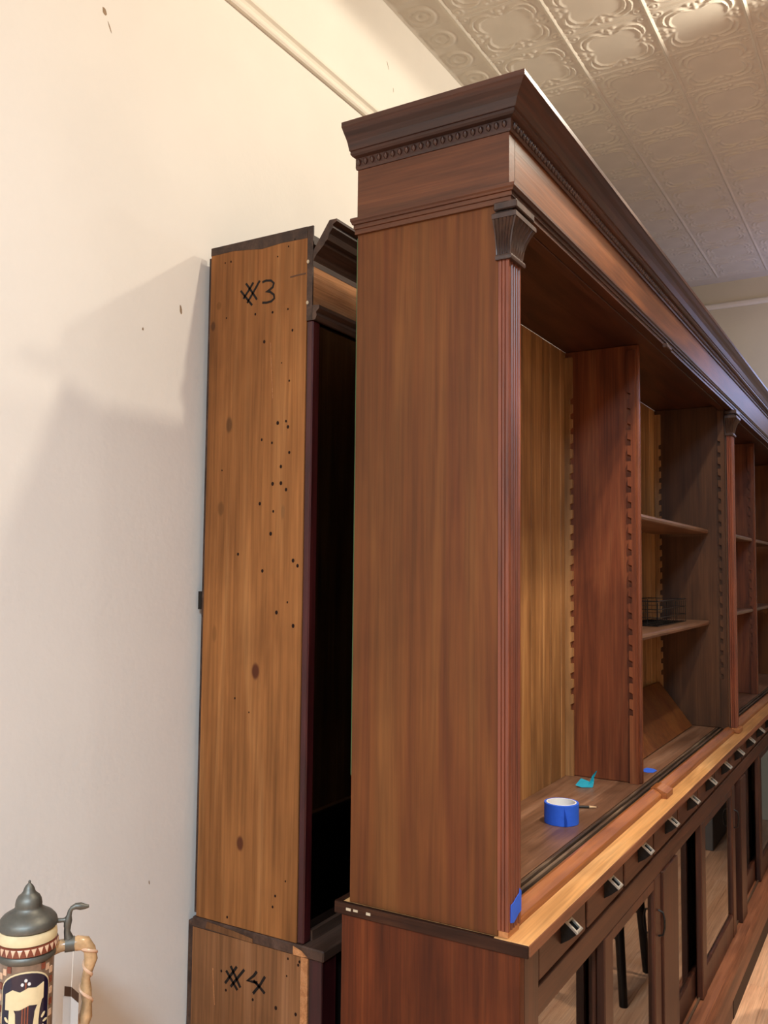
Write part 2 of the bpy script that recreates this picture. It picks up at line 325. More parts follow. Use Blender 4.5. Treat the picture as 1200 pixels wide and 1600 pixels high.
def pilaster(yc, first=False):
    w = 0.0295; ya, yb = yc-w, yc+w
    pts = [(-0.6632, yb), (-0.6632, ya)]
    if first or True:                # beaded near side
        for xx in (-0.656, -0.649):
            pts += [(xx-0.0012, ya), (xx, ya+0.0018), (xx+0.0012, ya)]
    pts += [(XFR-0.001, ya), (XFR, ya+0.001)]
    nf = 4; m = 0.006; fwid = (2*w-2*m)/nf
    for k in range(nf):
        c = ya+m+fwid*(k+0.5); rr = fwid*0.40
        for q in range(7):
            an = math.pi*q/6; pts.append((XFR-rr*0.75*math.sin(an), c-rr*math.cos(an)))
    pts += [(XFR, yb-0.001), (XFR-0.001, yb)]
    p = obj('pilaster', PR(pts, 'z', ZCT+0.022 if not first else ZCT+0.012, 2.36), 'cherry', bk, label='reddish fluted pilaster')
    # carved flaring capital
    bm = bmesh.new(); rings = []
    lv = [(2.196, 0.001), (2.196, 0.006), (2.200, 0.0075), (2.205, 0.0065), (2.207, 0.003), (2.215, 0.0035), (2.230, 0.0055), (2.245, 0.0095), (2.257, 0.0145), (2.266, 0.019), (2.270, 0.0215), (2.270, 0.0235), (2.279, 0.0235), (2.281, 0.021)]
    for li, (z, o_) in enumerate(lv):
        xa, xb, y1, y2 = -0.667, XFR, ya, yb; ring = []
        carve = 0.0016 if 4 < li < 11 else 0.0
        N = 24
        def off(k): return o_+carve*math.cos(2*math.pi*6*k/N)
        for k in range(N): ring.append((xb+off(k), y1-o_+(y2-y1+2*o_)*k/N, z))
        for k in range(N): ring.append((xb+o_+(xa-xb-o_)*k/N, y2+off(k), z))
        ring.append((xa, y2+o_, z)); ring.append((xa, y1-o_, z))
        for k in range(1, N): ring.append((xa+(xb+o_-xa)*k/N, y1-off(k), z))
        rings.append([bm.verts.new(q) for q in ring])
    for A, B in zip(rings, rings[1:]):
        n = len(A)
        for k in range(n): bm.faces.new((A[k], A[(k+1) % n], B[(k+1) % n], B[k]))
    bm.faces.new(rings[0][::-1]); bm.faces.new(rings[-1])
    obj('capital', bm, 'capital', p, smooth=True, label='dark carved flaring capital')
    bm = bmesh.new(); box(bm, -0.667, XFR+0.010, ya-0.008, yb+0.010, 2.281, 2.289); box(bm, -0.667, XFR+0.022, ya-0.016, yb+0.018, 2.289, 2.3045, bev=0.002)
    obj('abacus', bm, 'capital', p)
    if not first:
        bm = bmesh.new(); box(bm, -0.663, XFR+0.014, ya-0.012, yb+0.012, ZCT+0.0005, ZCT+0.021, bev=0.003); obj('plinth_block', bm, 'curb', p)
    else:
        bm = bmesh.new(); box(bm, -0.662, -0.643, ya+0.002, yb-0.004, ZCT+0.0005, ZCT+0.0118); obj('plinth_block', bm, 'curb', p)
    return p
P1 = pilaster(Y0+0.0295, True); pilaster(4.03); pilaster(6.30)

def sweep(prof, xb=XBK, yend=YE):
    bm = bmesh.new()
    A = [bm.verts.new((xb, Y0-o, z)) for o, z in prof]; B = [bm.verts.new((XFR+o, Y0-o, z)) for o, z in prof]; C = [bm.verts.new((XFR+o, yend, z)) for o, z in prof]
    n = len(prof)
    for U, V in ((A, B), (B, C)):
        for i in range(n): bm.faces.new((U[i], U[(i+1) % n], V[(i+1) % n], V[i]))
    bm.faces.new(A[::-1]); bm.faces.new(C); return bm
def sweep2(name, prof, m_end, m_front, **kw):
    """the same moulding as two mitred lengths: the return on the end and the long front run"""
    n = len(prof)
    bm = bmesh.new(); A = [bm.verts.new((XBK-min(o, 0.02)*0.5, Y0-o, z)) for o, z in prof]; B = [bm.verts.new((XFR+o-0.0002, Y0-o, z)) for o, z in prof]
    for i in range(n): bm.faces.new((A[i], A[(i+1) % n], B[(i+1) % n], B[i]))
    bm.faces.new(A[::-1]); bm.faces.new(B); e = obj(name, bm, m_end, bk, **kw)
    bm = bmesh.new(); A = [bm.verts.new((XFR+o, Y0-o+0.0002, z)) for o, z in prof]; B = [bm.verts.new((XFR+o, YE, z)) for o, z in prof]
    for i in range(n): bm.faces.new((A[i], A[(i+1) % n], B[(i+1) % n], B[i]))
    bm.faces.new(A[::-1]); bm.faces.new(B); f = obj(name, bm, m_front, bk, **kw)
    return e, f
# architrave: three small fascias stepping out
sweep2('architrave', [(-0.02, 2.306), (0.006, 2.306), (0.006, 2.316), (0.009, 2.3165), (0.009, 2.325), (0.0125, 2.3255), (0.014, 2.329), (0.017, 2.332), (0.017, 2.338), (0.002, 2.340), (-0.02, 2.340)], 'sideh', 'darky')
# frieze boards
obj('frieze', BX(XBK, XFR-0.0005, Y0, Y0+0.02, 2.4005, 2.449), 'sideh', bk)
bm = bmesh.new(); box(bm, XBK, XFR+0.0005, Y0-0.0015, Y0+0.026, 2.3405, 2.449); obj('frieze', bm, 'sideh', bk, label='plain frieze board on the end')
obj('frieze', BX(XFR-0.02, XFR+0.0005, Y0+0.028, YE, 2.3405, 2.449), 'friezey', bk, label='long plain frieze board on the front')
# cornice
corn = [(-0.02, 2.446), (0.004, 2.446), (0.006, 2.450), (0.006, 2.470), (0.014, 2.473), (0.018, 2.4765), (0.018, 2.482), (0.021, 2.483), (0.024, 2.489), (0.028, 2.497), (0.035, 2.505), (0.043, 2.512), (0.049, 2.5185), (0.052, 2.521), (0.052, 2.531), (-0.02, 2.531)]
ce, cf = sweep2('cornice', corn, 'dark', 'darky', label='dark moulded crown cornice')
def beads(along, a, b, parent, mat):
    bm = bmesh.new(); t = a; k = 0
    while t < b:
        c = (t, Y0-0.0075, 2.4605) if along == 'x' else (XFR+0.0075, t, 2.4605)
        m4 = Matrix.Translation(c) @ Matrix.Diagonal((1.0, 1.0, 1.35, 1))
        bmesh.ops.create_icosphere(bm, subdivisions=1, radius=0.0058, matrix=m4)
        t += 0.0165
    obj('bead_row', bm, mat, parent, smooth=True, kind='stuff')
beads('x', XBK+0.006, XFR, ce, 'dark'); beads('y', Y0+0.01, YE-0.01, cf, 'darky')
obj('top_board', BX(XBK, XFR-0.021, Y0+0.023, YE, 2.50, 2.52), 'shelf', bk)
obj('soffit', BX(-0.967, -0.662, Y0+0.0225, YE, 2.331, 2.345), 'darky', bk, label='dark inner ceiling of the bookcase')
obj('lintel', BX(-0.690, -0.664, Y0+0.061, YE, 2.306, 2.3305, bev=0.001), 'darky', bk)
obj('front_block', BX(XFR+0.0055, XFR+0.022, 2.735, 2.795, 2.293, 2.3055, bev=0.002), 'capital', bk)
# back boards
y = Y0+0.0225
while y < YE-0.01:
    w = random.choice((0.058, 0.070, 0.082, 0.095)); y1 = min(y+w, YE)
    bm = bmesh.new(); x1 = -0.968+random.uniform(-0.001, 0.001)
    prism(bm, [(XBK, y), (XBK, y1-0.0004), (x1-0.004, y1-0.0004), (x1, y1-0.003), (x1, y+0.003), (x1-0.004, y)], 'z', ZCT+0.0005, 2.3305)
    obj('back_board', bm, 'pineboard', bk); y = y1
# inside floor, door tracks, curb
obj('bottom_shelf', BX(-0.9665, -0.7255, Y0+0.0225, YE, ZCT+0.0005, 0.952), 'shelf', bk, label='worn dark bottom shelf')
tr = obj('track_base', BX(-0.725, -0.6805, Y0+0.061, YE, ZCT+0.0005, 0.943), 'track', bk)
for x0, x1 in ((-0.7235, -0.7155), (-0.707, -0.699), (-0.690, -0.6815)):
    obj('track_rib', BX(x0, x1, Y0+0.061, YE, 0.9432, 0.9525, bev=0.0015), 'track', tr)
def curb(y0, y1):
    obj('curb', PR([(-0.680, ZCT+0.0005), (-0.680, 0.960), (-0.672, 0.963), (-0.660, 0.958), (-0.650, 0.951), (-0.648, 0.947), (-0.648, ZCT+0.0005)], 'y', y0, y1), 'curb', bk, label='reddish bevelled curb in front of the tracks')
curb(Y0+0.0605, 2.7195); curb(2.7955, 3.985); curb(4.075, 6.25)
obj('curb_block', PR([(-0.680, ZCT+0.0005), (-0.680, 0.9645), (-0.662, 0.967), (-0.640, 0.957), (-0.632, 0.954), (-0.632, ZCT+0.0005)], 'y', 2.72, 2.795), 'curb', bk)
# partitions with notched shelf cleats
def cleat_poly(xa, xb, dirn, zt0, n, pitch, depth, z0, z1):
    """teeth on the +x side (dirn=1) or on the -x side (dirn=-1)"""
    tx = xb if dirn > 0 else xa; flat = xa if dirn > 0 else xb
    pts = [(flat, z0), (tx, z0)]
    for k in range(n):
        z = zt0+k*pitch
        pts += [(tx, z), (tx-dirn*depth, z), (tx-dirn*depth, z+pitch*0.36), (tx, z+pitch*0.46)]
    pts += [(tx, z1), (flat, z1)]
    return pts if dirn > 0 else pts[::-1]
def upright(ya, yb, xfront, mat, sides=(-1, 1)):
    p = obj('partition', BX(-0.9675, xfront, ya, yb, 0.9525, 2.3305, bev=0.003, seg=2), mat, bk, label='reddish upright partition board')
    for s in sides:
        y0, y1 = (ya-0.012, ya-0.0003) if s < 0 else (yb+0.0003, yb+0.012)
        xe = xfront-0.008
        obj('cleat', PR(cleat_poly(xe-0.026, xe, -1, 1.16, 21, 0.0497, 0.011, 0.9525, 2.31), 'y', y0, y1), mat, p)
        obj('cleat', PR(cleat_poly(-0.9665, -0.9405, 1, 1.16, 21, 0.0497, 0.009, 0.9525, 2.31), 'y', y0, y1), 'pineboard', p)
obj('end_panel', BX(XBK, -0.664, YE-0.02, YE, ZCT+0.0005, 2.33), 'side', bk)
upright(2.802, 2.824, -0.726, 'partition'); upright(4.003, 4.028, -0.6645, 'upright'); upright(5.24, 5.262, -0.726, 'partition')
def shelf(ya, yb, z):
    xs = [(-0.9665, z-0.02), (-0.748, z-0.02), (-0.742, z-0.017), (-0.740, z-0.010), (-0.742, z-0.003), (-0.748, z), (-0.9665, z)]
    obj('shelf', PR(xs, 'y', ya, yb), 'shelf', bk, label='dark adjustable shelf')
for a, b in ((2.838, 3.989),): shelf(a, b, 1.795); shelf(a, b, 1.405)
shelf(4.042, 5.227, 1.803); shelf(4.042, 5.227, 1.418); shelf(5.276, 6.2, 1.803); shelf(5.276, 6.2, 1.418)
# blue tape on the pilaster foot
bm = bmesh.new(); pts = [(Y0+0.008, 0.964), (Y0+0.022, 0.960), (Y0+0.034, 0.964), (Y0+0.046, 0.969), (Y0+0.058, 0.971), (Y0+0.0588, 1.006), (Y0+0.051, 1.013), (Y0+0.0495, 1.005), (Y0+0.034, 1.001), (Y0+0.022, 0.996), (Y0+0.009, 0.995)]
prism(bm, pts, 'x', XFR+0.0002, XFR+0.0012)
o = obj('tape_strip', bm, 'bluetape'); o['label'] = 'torn strip of blue tape stuck low on the fluted corner post'; o['category'] = 'tape'

# ------------------------------------------------------------------ counter
ct = thing('countertop', (-0.8, Y0, 0.915), 'long golden pine counter board running under the tall bookcase', 'countertop')
obj('front_edge', BX(-0.6004, -0.598, 1.5345, YE, 0.9168, ZCT-0.0008), 'basey', ct, label='brown worn front edge')
obj('board', BX(-1.0, -0.6006, 1.5345, YE, 0.9165, ZCT, bev=0.002), 'counter', ct)
obj('end_edge', BX(-1.014, -0.6, 1.530, 1.534, 0.914, ZCT-0.0005, bev=0.0012), 'counterend', ct, label='dark worn end edge of the counter')
obj('worn_strip', BX(-1.014, -0.668, 1.5315, 1.5387, ZCT-0.0004, ZCT+0.0004), 'counterend', ct)
obj('back_edge', BX(-1.014, -1.0005, 1.5345, YE, 0.9165, ZCT), 'counterend', ct)
for x in (-0.985, -0.968, -0.938): obj('chip', BX(x, x+random.uniform(0.006, 0.014), 1.5285, 1.53, 0.922+random.uniform(0, 0.004), 0.929), 'chip', ct)

# ------------------------------------------------------------------ base cabinet with drawers and sliding glass doors
bc = thing('base_cabinet', (-0.8, Y0, 0), 'long mahogany base cabinet with small drawers and sliding glass doors', 'cabinet')
XD = -0.629
obj('end_panel', BX(-1.0, -0.618, 1.536, 1.558, 0.0, 0.9135, bev=0.0015), 'lower', bc, label='dark red mahogany lower end panel')
obj('back_panel', BX(-0.995, -0.98, 1.5585, YE, 0.0, 0.915), 'black', bc)
obj('cabinet_floor', BX(-0.9795, -0.668, 1.5585, YE, 0.165, 0.183), 'lower', bc)
obj('drawer_frame', BX(-0.66, -0.6355, 1.5585, YE, 0.8175, 0.9155), 'doorz', bc)
obj('end_stile', BX(-0.66, -0.618, 1.5585, 1.628, 0.186, 0.9155, bev=0.001), 'doorz', bc)
obj('rail', BX(-0.66, XD+0.004, 1.6285, YE, 0.762, 0.8172, bev=0.0015), 'drawer', bc, label='horizontal rail under the drawers')
# pull
def pull(parent, yc):
    """square tube pull: grows out of the drawer front and opens upward and outward"""
    N = Vector((0.62, 0, 0.785)); T = Vector((0.785, 0, -0.62)); Yv = Vector((0, 1, 0))
    C = Vector((XD+0.0225, yc, 0.884)); h = 0.0165; t = 0.0062
    def sq(c, hy, ht): return [c+Yv*a*hy+T*b*ht for a, b in ((-1, -1), (1, -1), (1, 1), (-1, 1))]
    bm = bmesh.new(); base = [Vector((XD+0.0003, yc+a*0.012, 0.862+b*0.014)) for a, b in ((-1, 1), (1, 1), (1, -1), (-1, -1))]
    mid = sq(C-N*0.022-T*0.001, 0.0135, 0.0125); top = sq(C-N*0.0002, 0.0155, 0.0155); inn = sq(C-N*0.0002, h-t+0.0004, h-t+0.0004); deep = sq(C-N*0.016, 0.009, 0.009)
    R = [[bm.verts.new(p) for p in q] for q in (base, mid, top, inn, deep)]
    for A, B in zip(R, R[1:]):
        for k in range(4): bm.faces.new((A[k], A[(k+1) % 4], B[(k+1) % 4], B[k]))
    bm.faces.new(R[0][::-1]); bm.faces.new(R[-1])
    obj('pull', bm, 'iron', parent, label='dark square drawer pull')
    bm = bmesh.new(); V = [[bm.verts.new(p) for p in q] for q in (sq(C, h, h), sq(C+N*0.004, h, h), sq(C+N*0.0052, h-t*0.5, h-t*0.5), sq(C+N*0.004, h-t, h-t), sq(C, h-t, h-t))]
    for i in range(5):
        A, B = V[i], V[(i+1) % 5]
        for k in range(4): bm.faces.new((A[k], A[(k+1) % 4], B[(k+1) % 4], B[k]))
    obj('pull_rim', bm, 'nickel', parent, label='bright square rim of the pull')
for k in range(15):
    ya = 1.653+0.2975*k
    d = obj('drawer', BX(-0.6352, XD, ya+0.008, ya+0.2975-0.008, 0.8205, 0.9105, bev=0.002), 'drawer', bc)
    pull(d, ya+0.142)
# sliding doors
def door(ya, yb, xf, pull_side=None):
    t = 0.022; z0, z1 = 0.187, 0.7615; st = 0.066
    d = thing('sliding_door', (xf, (ya+yb)/2, z0), parent=bc)
    for a in (ya, yb-st): obj('stile', BX(xf-t, xf, a, a+st, z0, z1, bev=0.003), 'doorz', d)
    obj('rail', BX(xf-t, xf-0.002, ya+st+0.0002, yb-st-0.0002, z0, z0+0.088, bev=0.003), 'doorz', d)
    obj('rail', BX(xf-t, xf-0.002, ya+st+0.0002, yb-st-0.0002, z1-0.03, z1, bev=0.003), 'doorz', d)
    obj('glass_pane', BX(xf-0.0135, xf-0.0105, ya+st-0.004, yb-st+0.004, z0+0.084, z1-0.026), 'glass', d)
    if pull_side:
        yc = yb-st/2; bm = bmesh.new()
        tube(bm, [(xf+0.001, yc, 0.60), (xf+0.014, yc, 0.605), (xf+0.018, yc, 0.625), (xf+0.018, yc, 0.645), (xf+0.014, yc, 0.665), (xf+0.001, yc, 0.67)], 0.003, 8)
        obj('handle', bm, 'iron', d, smooth=True)
XB_, XF_ = -0.649, -0.6245
for a, b, x, h in ((1.63, 2.15, XB_, 0), (2.07, 2.60, XF_, 1), (2.80, 3.42, XB_, 0), (3.17, 3.83, XF_, 1), (4.07, 4.72, XB_, 0), (4.50, 5.15, XF_, 1), (5.36, 5.95, XB_, 0)): door(a, b, x, h)
for a, b in ((2.61, 2.79), (3.94, 4.06), (5.20, 5.35)): obj('mullion', BX(-0.66, XF_+0.006, a, b, 0.186, 0.7615, bev=0.002), 'doorz', bc)
# sill, base board, toe kick
obj('sill', BX(-0.668, -0.592, 1.5585, YE, 0.168, 0.1855, bev=0.003), 'basey', bc)
obj('sill_track', BX(-0.6405, -0.6355, 1.63, YE, 0.1856, 0.194), 'track', bc)
obj('base_moulding', PR([(-0.592, 0.150), (-0.583, 0.150), (-0.579, 0.158), (-0.583, 0.170), (-0.590, 0.180), (-0.592, 0.180)], 'y', 1.537, YE), 'basey', bc)
obj('base_board', BX(-0.612, -0.585, 1.537, YE, 0.068, 0.1498, bev=0.0015), 'basey', bc, label='wide brown base board')
obj('toe_kick', BX(-0.612, -0.586, 3.50, YE, 0.0, 0.0678), 'toe', bc); obj('toe_kick', BX(-0.612, -0.588, 1.537, 3.499, 0.0, 0.0678), 'basey', bc)

# ------------------------------------------------------------------ narrow pine bookcase by the wall (marked #3) on its base (marked #4)
YBB = 1.69
def on_y(px, py, y):
    d = fw + rt*((px-600)/F_PX) - up*((py-800)/F_PX); k = y/d.y
    return (d.x*k, d.z*k+EYE)
def stroke(bm, pts, y, w):
    """flat marker stroke lying on the board"""
    P = [Vector((a, 0, b)) for a, b in pts]; L, R = [], []
    for i, p in enumerate(P):
        t = (P[min(i+1, len(P)-1)]-P[max(i-1, 0)]).normalized(); nrm = Vector((-t.z, 0, t.x))*w*0.5
        L.append(p+nrm); R.append(p-nrm)
    poly = L+R[::-1]
    A = [bm.verts.new((q.x, y-0.0007, q.z)) for q in poly]; B = [bm.verts.new((q.x, y+0.0002, q.z)) for q in poly]; n = len(poly)
    for i in range(len(P)-1):
        bm.faces.new((A[i], A[i+1], A[n-2-i], A[n-1-i]))
    for i in range(n): bm.faces.new((A[i], A[(i+1) % n], B[(i+1) % n], B[i]))
def marks(name, zoom, strokes, parent, w, mat='ink', **kw):
    ox, oy, s = zoom; bm = bmesh.new()
    for st in strokes: stroke(bm, [on_y(ox+a/s, oy+b/s, YBB) for a, b in st], YBB, w)
    obj(name, bm, mat, parent, **kw)
def knot(px, py, rx, rz, col, st):
    x, z = on_y(px, py, YBB); return (x-B3[0], z-B3[2], rx, rz, col, st)
B3 = (-1.37, YBB, 0.752)
MW['pineB'] = wood('scarred_pine_side', '#754a26', '#8c5a30', '#9c6b3e', 'z', 0.7, 0.65, 0.15, 0.12, 0.3, knots=[
    knot(399, 1049, 0.012, 0.020, '#4a2415', 0.95), knot(375, 1318, 0.010, 0.017, '#4a2415', 0.9), knot(358, 664, 0.010, 0.020, '#3f2a18', 0.65),
    knot(345, 795, 0.010, 0.018, '#4a3018', 0.5), knot(333, 510, 0.007, 0.012, '#3a2415', 0.7), knot(342, 478, 0.008, 0.010, '#5a3818', 0.5),
    knot(335, 990, 0.007, 0.020, '#6a4422', 0.5), knot(442, 800, 0.006, 0.018, '#6a4a2c', 0.5)])
b3 = thing('pine_bookcase', B3, 'narrow scarred pine bookcase side marked #3, standing against the cream wall', 'bookcase')
ZT = 2.424
sp = obj('side_panel', BX(-1.526, -1.2225, YBB, YBB+0.022, 0.7525, ZT, bev=0.001), 'pineB', b3, label='bare orange pine side with nail holes')
marks('handwriting', (300, 320, 4.0), [[(305, 538), (340, 583), (376, 628)], [(338, 492), (372, 540), (406, 592)], [(384, 486), (355, 535), (322, 588)], [(424, 474), (386, 543), (345, 614)],
    [(440, 484), (465, 474), (495, 474), (512, 490), (505, 515), (485, 532), (462, 542), (490, 545), (512, 562), (515, 585), (495, 604), (465, 612), (440, 612)]], sp, 0.0056, label='handwritten #3 in black marker')
marks('pencil_line', (300, 320, 4.0), [[(614, 453), (660, 440), (712, 429)]], sp, 0.0035, 'brownpaper')
marks('scratch', (300, 320, 4.0), [[(492, 862), (497, 1000), (505, 1210)]], sp, 0.0016, 'friezeB')
bm = bmesh.new()
for px, py, r in ((352, 411, 2), (361, 409, 2.5), (434, 401, 2), (451, 385, 2), (461, 374, 2), (399, 491, 3), (426, 488, 3), (450, 483, 2.5), (457, 516, 3), (413, 534, 4), (440, 567, 1.6), (452, 595, 2.5),
                 (434, 661, 4.5), (447, 658, 3), (450, 667, 4), (409, 687, 3), (425, 692, 3), (452, 707, 3.5), (439, 729, 4), (426, 756, 4.5), (439, 755, 4.5), (447, 765, 4), (406, 787, 4), (427, 799, 3), (423, 834, 4.5),
                 (372, 866, 3.5), (458, 876, 4.5), (465, 884, 4), (410, 892, 4), (432, 957, 4.5), (458, 978, 4.5), (449, 941, 2.4), (367, 1091, 2.5), (389, 1113, 2), (446, 1377, 2.2), (430, 1400, 3), (426, 1417, 3), (355, 1433, 3), (347, 735, 2), (354, 497, 2)):
    x, z = on_y(px, py, YBB); rr = r/668.0*0.75
    prism(bm, [(x+rr*0.8*math.cos(2*math.pi*k/8), z+rr*math.sin(2*math.pi*k/8)) for k in range(8)], 'y', YBB-0.0006, YBB+0.0002)
obj('nail_holes', bm, 'hole', sp, kind='stuff')
obj('stain_band', PR([(-1.526, ZT-0.020), (-1.45, ZT-0.019), (-1.36, ZT-0.030), (-1.30, ZT-0.026), (-1.2228, ZT-0.028), (-1.2228, ZT+0.0004), (-1.526, ZT+0.0004)], 'y', YBB-0.0006, YBB+0.0002), 'crownB', sp, label='dark stained band along the top')
obj('back_strip', BX(-1.534, -1.5265, YBB+0.003, YBB+0.5, 0.76, 2.40), 'crownB', b3)
obj('hinge', BX(-1.545, -1.534, YBB+0.002, YBB+0.012, 1.50, 1.545), 'iron', b3)
obj('front_board', BX(-1.222, -1.206, YBB-0.0005, YBB+0.004, 2.194, ZT), 'crownB', b3, label='dark front board end with two nail heads')
for px, py in ((482, 409), (481, 473)):
    x, z = on_y(px, py, YBB); bm = bmesh.new(); prism(bm, [(x+0.0035*math.cos(2*math.pi*k/10), z+0.0045*math.sin(2*math.pi*k/10)) for k in range(10)], 'y', YBB-0.0025, YBB-0.0006); obj('nail_head', bm, 'chip', b3)
YB1 = 4.6
obj('crown', PR([(-1.2055, 2.325), (-1.205, 2.338), (-1.196, 2.352), (-1.176, 2.370), (-1.171, 2.378), (-1.165, 2.382), (-1.160, 2.396), (-1.150, 2.408), (-1.150, 2.416), (-1.139, 2.422), (-1.139, 2.428), (-1.160, 2.428), (-1.2055, 2.362)], 'y', YBB, YB1), 'crownB', b3, label='sawn-off dark crown moulding')
obj('frieze', BX(-1.222, -1.2062, YBB+0.0042, YB1, 2.226, 2.36), 'friezeB', b3, label='bare sanded frieze board')
obj('architrave', PR([(-1.2058, 2.194), (-1.197, 2.194), (-1.193, 2.204), (-1.195, 2.212), (-1.186, 2.220), (-1.186, 2.228), (-1.2058, 2.230)], 'y', YBB, YB1), 'crownB', b3)
obj('front_stile', BX(-1.222, -1.203, YBB+0.0005, YBB+0.03, 0.753, 2.1935, bev=0.003), 'maroon', b3, label='dark maroon front stile')
obj('side_panel', BX(-1.526, -1.2225, YB1-0.022, YB1, 0.7525, ZT), 'pineB', b3)
obj('top_board', BX(-1.525, -1.223, YBB+0.023, YB1-0.023, 2.39, 2.412), 'crownB', b3)
obj('bottom_board', BX(-1.525, -1.20, YBB+0.031, YB1-0.023, 0.7525, 0.775), 'crownB', b3)
y = YBB+0.0225
while y < YB1-0.03:
    w = 0.09; obj('back_board', BX(-1.525, -1.513, y, min(y+w-0.002, YB1-0.0225), 0.7755, 2.389, bev=0.001), 'pineboard', b3); y += w
obj('glass_pane', BX(-1.214, -1.211, YBB+0.0305, YB1-0.023, 0.7755, 2.1935), 'glass', b3, label='glass front over the dark interior')
bm = BX(-1.2107, -1.2098, YBB+0.21, YBB+0.27, 1.56, 1.583); o = obj('tape_strip', bm, 'bluetape'); o['label'] = 'small blue tape scrap on the dark glass of the pine bookcase'; o['category'] = 'tape'

MW['pineB4'] = wood('dull_pine_side', '#5f3f26', '#774f30', '#8a6040', 'z', 0.7, 0.65, 0.15, 0.12, 0.35)
B4 = (-1.37, YBB, 0)
b4 = thing('pine_cabinet', B4, 'low scarred pine base cabinet marked #4 under the narrow bookcase', 'cabinet')
obj('shelf_board', BX(-1.535, -1.145, YBB-0.004, YB1, 0.727, 0.752, bev=0.003), 'crownB', b4, label='dark projecting ledge board')
lp = obj('side_panel', BX(-1.536, -1.2098, YBB, YBB+0.022, 0.0, 0.7265, bev=0.001), 'pineB4', b4, label='brown pine lower side')
marks('handwriting', (280, 1360, 4.286), [[(345, 640), (378, 712), (410, 785)], [(315, 670), (352, 735), (390, 802)], [(386, 645), (347, 700), (308, 755)], [(436, 665), (390, 722), (345, 778)],
    [(520, 678), (500, 705), (455, 741), (498, 746), (525, 752)], [(575, 712), (540, 770), (495, 824)], [(498, 738), (530, 770), (573, 824)]], lp, 0.0064, label='handwritten #4 in black marker')
marks('scratch', (280, 1360, 4.286), [[(226, 655), (230, 780), (237, 900)]], lp, 0.0018, 'friezeB')
bm = bmesh.new()
for px, py, r in ((346, 1517, 3), (466, 1508, 3), (468, 1503, 3), (431, 1575, 4), (395, 1562, 3), (353, 1547, 3), (462, 1585, 3.5), (448, 1525, 2), (450, 1498, 2.5)):
    x, z = on_y(px, py, YBB); rr = r/668.0*0.8; prism(bm, [(x+rr*0.8*math.cos(2*math.pi*k/8), z+rr*math.sin(2*math.pi*k/8)) for k in range(8)], 'y', YBB-0.0006, YBB+0.0002)
obj('nail_holes', bm, 'hole', lp, kind='stuff')
bm = bmesh.new()                                              # worn pale edge strip and splintered chips on the ledge
prism(bm, [(-1.49, 0.733), (-1.40, 0.7305), (-1.345, 0.729), (-1.345, 0.738), (-1.40, 0.744), (-1.485, 0.749)], 'y', YBB-0.0052, YBB-0.0038); obj('worn_edge', bm, 'pineB4', b4)
bm = bmesh.new(); prism(bm, [(-1.228, 0.729), (-1.205, 0.729), (-1.188, 0.731), (-1.205, 0.742), (-1.228, 0.748)], 'y', YBB-0.0052, YBB-0.0038); obj('worn_edge', bm, 'friezeB', b4)
obj('edge_strip', BX(-1.2094, -1.190, YBB, YBB+0.02, 0.0, 0.7265), 'friezeB', b4, label='pale bare wood edge strip')
obj('front_stile', BX(-1.1898, -1.152, YBB+0.003, YBB+0.06, 0.0, 0.7265, bev=0.002), 'maroon', b4)
obj('back_board', BX(-1.5535, -1.5365, YBB+0.003, YBB+0.4, 0.0, 0.738, bev=0.002), 'crownB', b4)
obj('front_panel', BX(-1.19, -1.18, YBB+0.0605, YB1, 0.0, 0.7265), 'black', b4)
obj('side_panel', BX(-1.536, -1.2, YB1-0.022, YB1, 0.0, 0.7265), 'pineB4', b4)

# ------------------------------------------------------------------ things on the shelf
def taper(o, label, cat, group=None):
    o['label'] = label; o['category'] = cat
    if group: o['group'] = group
TC = (-0.797, 2.268); zf = 0.9522
tp = thing('tape_roll', (TC[0], TC[1], zf), 'roll of bright blue masking tape standing on the bottom shelf', 'tape')
bm = bmesh.new(); R1, R2, H = 0.0445, 0.0385, 0.052
lathe(bm, [(R1-0.0008, zf), (R1, zf+0.0008), (R1, zf+H-0.0008), (R1-0.0008, zf+H), (R2+0.0002, zf+H), (R2+0.0002, zf)], TC, 64, True); obj('tape_wound', bm, 'bluetape', tp, smooth=True)
bm = bmesh.new(); lathe(bm, [(R2, zf+0.0003), (R2, zf+H+0.0004), (R2-0.0025, zf+H+0.0004), (R2-0.0025, zf+0.0003)], TC, 64, True); obj('core', bm, 'core', tp, smooth=True, label='white cardboard core')
bm = bmesh.new(); n = 5; rows = []                              # lifted loose end of the tape
for i in range(n):
    a = math.radians(-62+2.2*i); rr = R1+0.0006+0.0016*i*0.5
    rows.append((bm.verts.new((TC[0]+rr*math.cos(a), TC[1]+rr*math.sin(a), zf+0.0005)), bm.verts.new((TC[0]+rr*math.cos(a), TC[1]+rr*math.sin(a), zf+H*(0.95-0.17*i)))))
for (a, b), (c, d) in zip(rows, rows[1:]): bm.faces.new((a, c, d, b))
bmesh.ops.solidify(bm, geom=bm.faces[:], thickness=0.0004); obj('loose_end', bm, 'bluetape', tp)
